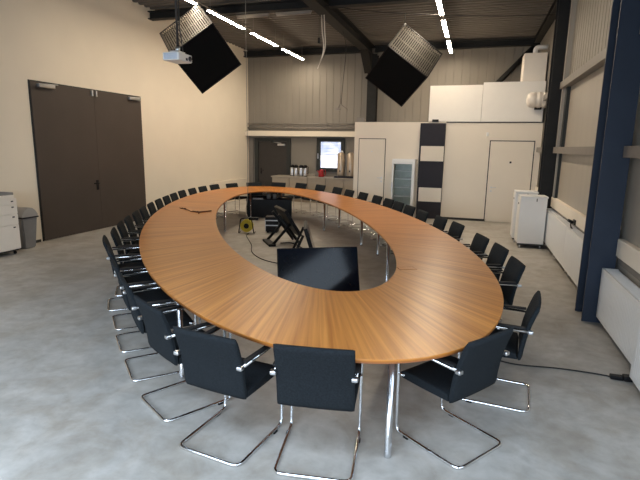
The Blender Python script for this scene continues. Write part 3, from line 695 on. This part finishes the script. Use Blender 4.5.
for s in (-1, 1):
    bm = NB(); tube(bm, [(s*0.42, 0.12, 0.5), (s*0.42, 0.34, 0.02)], 0.025, 6); tube(bm, [(s*0.42, -0.12, 0.02), (s*0.42, 0.34, 0.02)], 0.02, 6); obj('stand', bm, M['blackp'], t)
t = thing('easel_monitor', 'black monitor on a crossed easel stand before the low black desk', 'monitor', (-3.52, 9.0, 0), R_(126))
mt = monitor_panel(t, 0.85, 0.60, R_(32), 0.22, -0.22)
for s in (-1, 1):
    bm = NB(); tube(bm, [(s*0.25, -0.22, 0.02), (s*0.25, 0.22, 0.62)], 0.03, 6); tube(bm, [(s*0.25, 0.34, 0.02), (s*0.25, -0.02, 0.42)], 0.03, 6); obj('leg', bm, M['blackp'], t)
bx('foot', M['blackp'], t, -0.3, 0.28, 0, 0.3, 0.42, 0.05, bev=0.01); obj('brace', tube(NB(), [(-0.3, -0.22, 0.05), (0.3, -0.22, 0.05)], 0.014, 6), M['satin'], t)
# low black desk against the far inner end
t = thing('low_black_desk', 'low black desk under the far end of the oval table', 'desk', (-5.28, 12.25, 0), 0.36)
bx('desktop', M['blackp'], t, -0.62, -0.25, 0.47, 0.62, 0.25, 0.5, bev=0.004)
bx('modesty_panel', M['blackp'], t, -0.6, -0.24, 0.02, 0.6, -0.21, 0.47)
for s in (-1, 1): bx('side_panel', M['blackp'], t, s*0.6-0.012, -0.21, 0.0, s*0.6+0.012, 0.24, 0.47)
tag(place(NB(), (0, 0, 0)) and obj('paper_stack', place(box(NB(), -0.14, -0.1, 0, 0.14, 0.1, 0.02), (-5.55, 12.08, 0.5), 0.4), M['paper']), 'small white paper stack on the low black desk', 'paper')
tag(obj('grey_canister', lathe(NB(), [(0.06, 0.5), (0.06, 0.62), (0.05, 0.63)], cx=-5.28, cy=12.2, seg=14), M['girt']), 'left one of two short grey canisters on the low black desk', 'canister', 'canisters on the low black desk')
tag(obj('grey_canister', lathe(NB(), [(0.05, 0.5), (0.05, 0.62), (0.04, 0.63)], cx=-5.13, cy=12.26, seg=14), M['girt']), 'right one of two short grey canisters on the low black desk', 'canister', 'canisters on the low black desk')
# equipment case with bright edges
t = thing('equipment_case', 'small black flight case with silver edges in front of the low black desk', 'case', (-4.28, 10.1, 0), 0.3)
bx('body', M['blackp'], t, -0.15, -0.16, 0.03, 0.15, 0.16, 0.36, bev=0.006)
bm = NB()
for z in (0.16, 0.27): box(bm, -0.155, -0.166, z, 0.155, -0.158, z+0.022)
box(bm, -0.155, -0.166, 0.03, -0.14, -0.15, 0.28)
obj('edge_strip', bm, M['satin'], t)
for sx in (-1, 1): bx('foot', M['blackp'], t, sx*0.1-0.02, -0.14, 0, sx*0.1+0.02, 0.14, 0.03)
# cable reel and cables
t = thing('cable_reel', 'yellow cable reel with black handle standing on the floor inside the ring', 'cable reel', (-4.74, 9.72, 0), 0.25)
Rx = Matrix.Translation((0, 0, 0.17)) @ Matrix.Rotation(PI/2, 4, 'X')
obj('drum', lathe(NB(), [(0.135, -0.07), (0.14, -0.06), (0.14, -0.05), (0.08, -0.045), (0.08, 0.045), (0.14, 0.05), (0.14, 0.06), (0.135, 0.07)], seg=24, mtx=Rx), M['yellow'], t)
obj('wound_cable', lathe(NB(), [(0.10, -0.042), (0.11, -0.03), (0.11, 0.03), (0.10, 0.042)], seg=24, mtx=Rx), M['cord'], t)
obj('hub_plate', lathe(NB(), [(0.06, 0.071), (0.055, 0.085)], seg=20, mtx=Rx), M['blackp'], t)
obj('handle', tube(NB(), round_path([(-0.17, 0.1, 0.012), (-0.17, -0.09, 0.012), (-0.12, -0.09, 0.34), (0.12, -0.09, 0.36), (0.17, -0.09, 0.012), (0.17, 0.1, 0.012)], 0.05), 0.012, 8), M['blackp'], t)
bx('grip', M['blackp'], t, 0.06, -0.12, 0.31, 0.28, -0.05, 0.37, bev=0.02)
r = 0.008
bm = NB(); tube(bm, smooth_path([(-4.64, 9.62, 0.03), (-4.6, 9.4, r), (-4.42, 9.1, r), (-4.05, 8.5, r), (-3.8, 7.98, r), (-3.5, 7.6, r), (-3.2, 7.38, r), (-2.75, 7.2, r), (-2.3, 6.8, r), (-1.9, 6.4, r)]), r, 6)
tag(obj('power_cable', bm, M['cord']), 'black cable curving over the floor from the yellow reel to the wide screen', 'cable')
bm = NB(); tube(bm, smooth_path([(-5.06, 10.45, ZC-0.1), (-5.06, 10.45, 3.0), (-5.06, 10.45, 1.0), (-5.04, 10.3, 0.45), (-4.78, 9.84, 0.325)]), 0.007, 6)
tag(obj('drop_cable', bm, M['greycord']), 'thin cable hanging straight from the ceiling down to the yellow reel', 'cable')
bm = NB(); tube(bm, smooth_path([(-3.6, 8.9, r), (-3.4, 9.0, r), (-3.15, 8.75, r), (-2.95, 8.5, r)]), 0.012, 6)
tag(obj('short_cable', bm, M['cord']), 'short black cable on the floor between the two tilted monitors', 'cable')
# floor cable right
bm = NB(); tube(bm, smooth_path([(0.25, 4.58, r), (0.5, 4.5, r), (0.88, 4.54, r), (1.2, 4.53, r), (1.34, 4.5, r)]), 0.007, 6)
tag(obj('floor_cable', bm, M['cord']), 'thin dark cable lying straight across the floor right of the table', 'cable')
bm = NB(); box(bm, 1.27, 4.47, 0, 1.37, 4.53, 0.035, bev=0.008)
t = thing('cable_connector', 'black cable coupling on the floor below the nearest radiators', 'connector', (0, 0, 0))
obj('plug', bm, M['blackp'], t); obj('socket', box(NB(), 1.37, 4.46, 0, 1.44, 4.54, 0.045, bev=0.01), M['blackp'], t)
obj('cord', tube(NB(), smooth_path([(1.44, 4.5, 0.02), (1.5, 4.53, 0.05), (1.56, 4.6, 0.03), (1.6, 4.7, 0.012)]), 0.01, 6), M['cord'], t)

# ---------------------------------------------------------------- ceiling items
def lamp_tube_(x, y0, y1, label, z=4.8):
    t = thing('tube_lamp', label, 'lamp', (x, (y0+y1)/2, z), 0, 'lit tube lamps in two rows under the ceiling'); L = (y1-y0)/2
    bx('housing', M['off'], t, -0.046, -L, 0.0, 0.046, L, 0.05, bev=0.005)
    bm = NB(); box(bm, -0.042, -L+0.01, -0.008, 0.042, L-0.01, 0.0); obj('glowing_tube', bm, M['lamp'], t)
    for s in (-1, 1): obj('hanger_wire', tube(NB(), [(0, s*(L-0.1), 0.05), (0, s*(L-0.1), ZC-z-0.01)], 0.004, 5), M['greycord'], t)
    return t
nm = {0: 'farthest', 1: 'second farthest', 2: 'third farthest', 3: 'fourth farthest'}
for row, x, segs in (('left', -5.74, [(14.35, 16.2), (12.2, 13.9), (10.0, 11.75), (7.8, 9.5)]), ('right', -0.89, [(14.3, 16.05), (12.05, 13.8), (9.9, 11.6), (7.7, 9.4)])):
    for i, (a, b) in enumerate(segs):
        if i < 4: lb = '%s glowing tube in the %s lamp row on the ceiling' % (nm[i], row)
        else: lb = 'glowing tube of the %s lamp row above the viewer, %s nearer one' % (row, wordn[i-4])
        lamp_tube_(x, a, b, lb)
    bm = NB(); box(bm, x-0.012, 7.8, 4.852, x+0.012, 16.4, 4.862)
    tag(obj('lamp_rail', bm, M['off']), 'thin rail joining the glowing tubes of the %s lamp row' % row, 'rail')
for x0, x1, lb in ((-5.7, -4.86, 'left one of two unlit tube lamps under the left cross beam'), (-4.68, -3.8, 'right one of two unlit tube lamps under the left cross beam')):
    t = thing('unlit_lamp', lb, 'lamp', ((x0+x1)/2, 11.28, 4.94), 0, 'unlit tube lamps under the cross beam'); L = (x1-x0)/2
    bx('housing', M['off'], t, -L, -0.03, 0.02, L, 0.03, 0.06, bev=0.005); obj('tube', tube(NB(), [(-L+0.02, 0, 0.0), (L-0.02, 0, 0.0)], 0.02, 8), M['off'], t)

def hanging_cube(pos, R, b, label, apex):
    t = thing('hanging_cube', label, 'hanging cube', pos)
    t.rotation_mode = 'QUATERNION'
    Rm = Matrix(R); 
    if Rm.determinant() < 0: Rm = Rm @ Matrix.Diagonal((1, 1, -1)); b = -b
    s = -1 if b > 0 else 1
    H = abs(b)/2; zf = s*H   # local z of the black face
    t.rotation_quaternion = Rm.to_quaternion()
    # black front with frame
    bm = NB(); box(bm, -0.48, -0.48, min(zf, zf-s*0.05), 0.48, 0.48, max(zf, zf-s*0.05), bev=0.01); obj('front_grille', bm, M['grille'], t)
    bm = NB(); e = 0.5
    for x in (-e, e-0.022):
        for y in (-e, e-0.022): box(bm, x, y, -H, x+0.022, y+0.022, H)
    for zz in (-H, H-0.022):
        for q in ((-e, -e, e, -e+0.022), (-e, e-0.022, e, e), (-e, -e, -e+0.022, e), (e-0.022, -e, e, e)): box(bm, q[0], q[1], zz, q[2], q[3], zz+0.022)
    obj('frame', bm, M['blackp'], t)
    bx('core', M['grille'], t, -0.46, -0.46, -H+0.06, 0.46, 0.46, H-0.06)
    for side in range(4):
        bm = NB(); Rz = Matrix.Rotation(side*PI/2, 4, 'Z'); n = 21
        for i in range(n):
            x = -0.47+i*0.94/n; box(bm, x, 0.465, -H+0.03, x+0.022, 0.495, H-0.03, mtx=Rz)
        for zz in (-0.33, 0.0, 0.33): box(bm, -0.47, 0.46, zz*2*H-0.01, 0.47, 0.468, zz*2*H+0.01, mtx=Rz)
        obj('slatted_side', bm, M['slat'], t)
    bm = NB(); lathe(bm, [(0.02, -0.02), (0.02, 0.02)], seg=10, mtx=Matrix.Translation(Vector((apex[0]*0.5, apex[1]*0.5, apex[2]*H*(1 if True else 1))))); obj('hook_eye', bm, M['satin'], t)
    return t
RL = [[0.752, -0.228, 0.619], [0.288, -0.731, -0.619], [0.593, 0.643, -0.484]]
hanging_cube((-5.488, 9.209, 3.855), RL, -1.183, 'left hanging black cube with slatted sides, behind the projector', (0.97, 0.97, -0.97) )
RR = [[0.775, 0.579, -0.252], [0.238, -0.637, -0.733], [-0.585, 0.509, -0.632]]
hanging_cube((-1.556, 10.714, 3.624), RR, -0.871, 'right hanging black cube with slatted sides, beside the right lamp row', (-0.97, 0.97, -0.97))
bm = NB(); tube(bm, [(-5.59, 9.35, 4.75), (-5.59, 9.35, ZC-0.02)], 0.006, 6)
tag(obj('suspension_wire', bm, M['satin']), 'short wire holding the left hanging cube to the ceiling', 'wire')
bm = NB(); tube(bm, [(-1.544, 10.596, 4.45), (-1.544, 10.596, 4.64)], 0.008, 6)
tube(bm, smooth_path([(-3.36, 10.85, 4.97), (-2.5, 10.7, 4.78), (-1.544, 10.596, 4.63), (0.0, 11.3, 4.66), (1.6, 12.4, 4.86)]), 0.008, 6)
tag(obj('suspension_wire', bm, M['cord']), 'sagging dark wire from the girder to the right wall holding the right cube', 'wire')
# projector
t = thing('projector', 'white ceiling projector on a pole in front of the left hanging cube', 'projector', (-3.58, 5.45, 2.91), PI/2)
bm = NB(); box(bm, -0.13, -0.115, 0.03, 0.17, 0.115, 0.125, bev=0.015); obj('body', bm, M['enamel'], t)
bm = NB(); 
for i in range(6): box(bm, -0.134, -0.09, 0.043+i*0.012, -0.129, 0.09, 0.050+i*0.012)
obj('vent', bm, M['slatblue'], t)
bx('connector_panel', M['charcoal'], t, 0.02, -0.118, 0.045, 0.06, -0.1145, 0.075)
bm = NB(); lathe(bm, [(0.03, 0), (0.03, 0.012), (0.024, 0.014)], seg=18, mtx=Matrix.Translation((0.11, -0.115, 0.075)) @ Matrix.Rotation(PI/2, 4, 'X')); o = obj('lens_ring', bm, M['charcoal'], t)
obj('lens', lathe(NB(), [(0.022, 0.013), (0.012, 0.018)], seg=18, mtx=Matrix.Translation((0.11, -0.115, 0.075)) @ Matrix.Rotation(PI/2, 4, 'X')), M['lens'], o)
bm = NB(); box(bm, -0.06, -0.06, 0.137, 0.1, 0.06, 0.15); tube(bm, [(0.03, 0, 0.15), (0.03, 0, 0.21)], 0.03, 10); obj('bracket', bm, M['satin'], t)
obj('pole', tube(NB(), [(0.03, 0, 0.2), (0.03, 0, ZC-2.92)], 0.015, 12), M['darkdoor'], t)
obj('cable', tube(NB(), smooth_path([(0.09, -0.03, 0.13), (0.08, -0.03, 0.25), (0.052, -0.02, 0.5), (0.055, -0.02, 1.0), (0.052, -0.02, 2.2)]), 0.008, 6), M['cord'], t)
bm = NB(); lathe(bm, [(0.06, ZC-2.94), (0.06, ZC-2.915)], cx=0.03, seg=16); obj('ceiling_plate', bm, M['girt'], t)
# white cables hanging beside the girder
bm = NB()
tube(bm, smooth_path([(-3.56, 11.3, 4.89), (-3.54, 11.3, 4.55), (-3.50, 11.3, 4.15), (-3.60, 11.3, 3.80)]), 0.012, 6); tube(bm, smooth_path([(-3.50, 11.3, 4.89), (-3.48, 11.3, 4.55), (-3.47, 11.3, 4.15), (-3.64, 11.3, 3.72)]), 0.012, 6)
tag(obj('hanging_cables', bm, M['whitecord']), 'two loose white cables dangling from the long girder', 'cable')
tag(bx('cable_clip', M['blackp'], None, -3.64, 11.28, 4.28, -3.59, 11.32, 4.40), 'small black clip hanging left of the loose white cables', 'clip')
obj_ = tag(obj('clip_cord', tube(NB(), [(-3.615, 11.3, 4.40), (-3.615, 11.3, 4.90)], 0.004, 5), M['cord']), 'thin cord from the long girder holding the small black clip', 'cord')
# hanging bracket
t = thing('hanging_bracket', 'small metal bracket dangling on dark cords left of the back column', 'bracket', (-3.50, 12.9, 2.95))
obj('cord', tube(NB(), smooth_path([(0.02, 0, 1.94), (0.09, 0, 1.7), (0.12, 0, 1.4), (0.06, 0, 0.7), (0.02, 0, 0.1)]), 0.008, 6), M['cord'], t)
obj('rod', tube(NB(), [(0.0, 0, 0.12), (0.0, 0, 0.78)], 0.012, 6), M['girt'], t)
bm = NB(); tube(bm, [(0.0, 0, 0.12), (-0.08, 0, -0.02)], 0.016, 6); tube(bm, [(0.0, 0, 0.1), (0.12, 0, 0.02), (0.2, 0, -0.04)], 0.016, 6); box(bm, -0.13, -0.03, -0.06, 0.0, 0.03, -0.01); obj('plate', bm, M['girt'], t)
# small box on the room edge near the back column
tag(bx('junction_box', M['girt'], None, -3.28, 13.9, 2.635, -3.05, 14.1, 2.76, bev=0.01), 'small brown box on the top left corner of the white room', 'box')
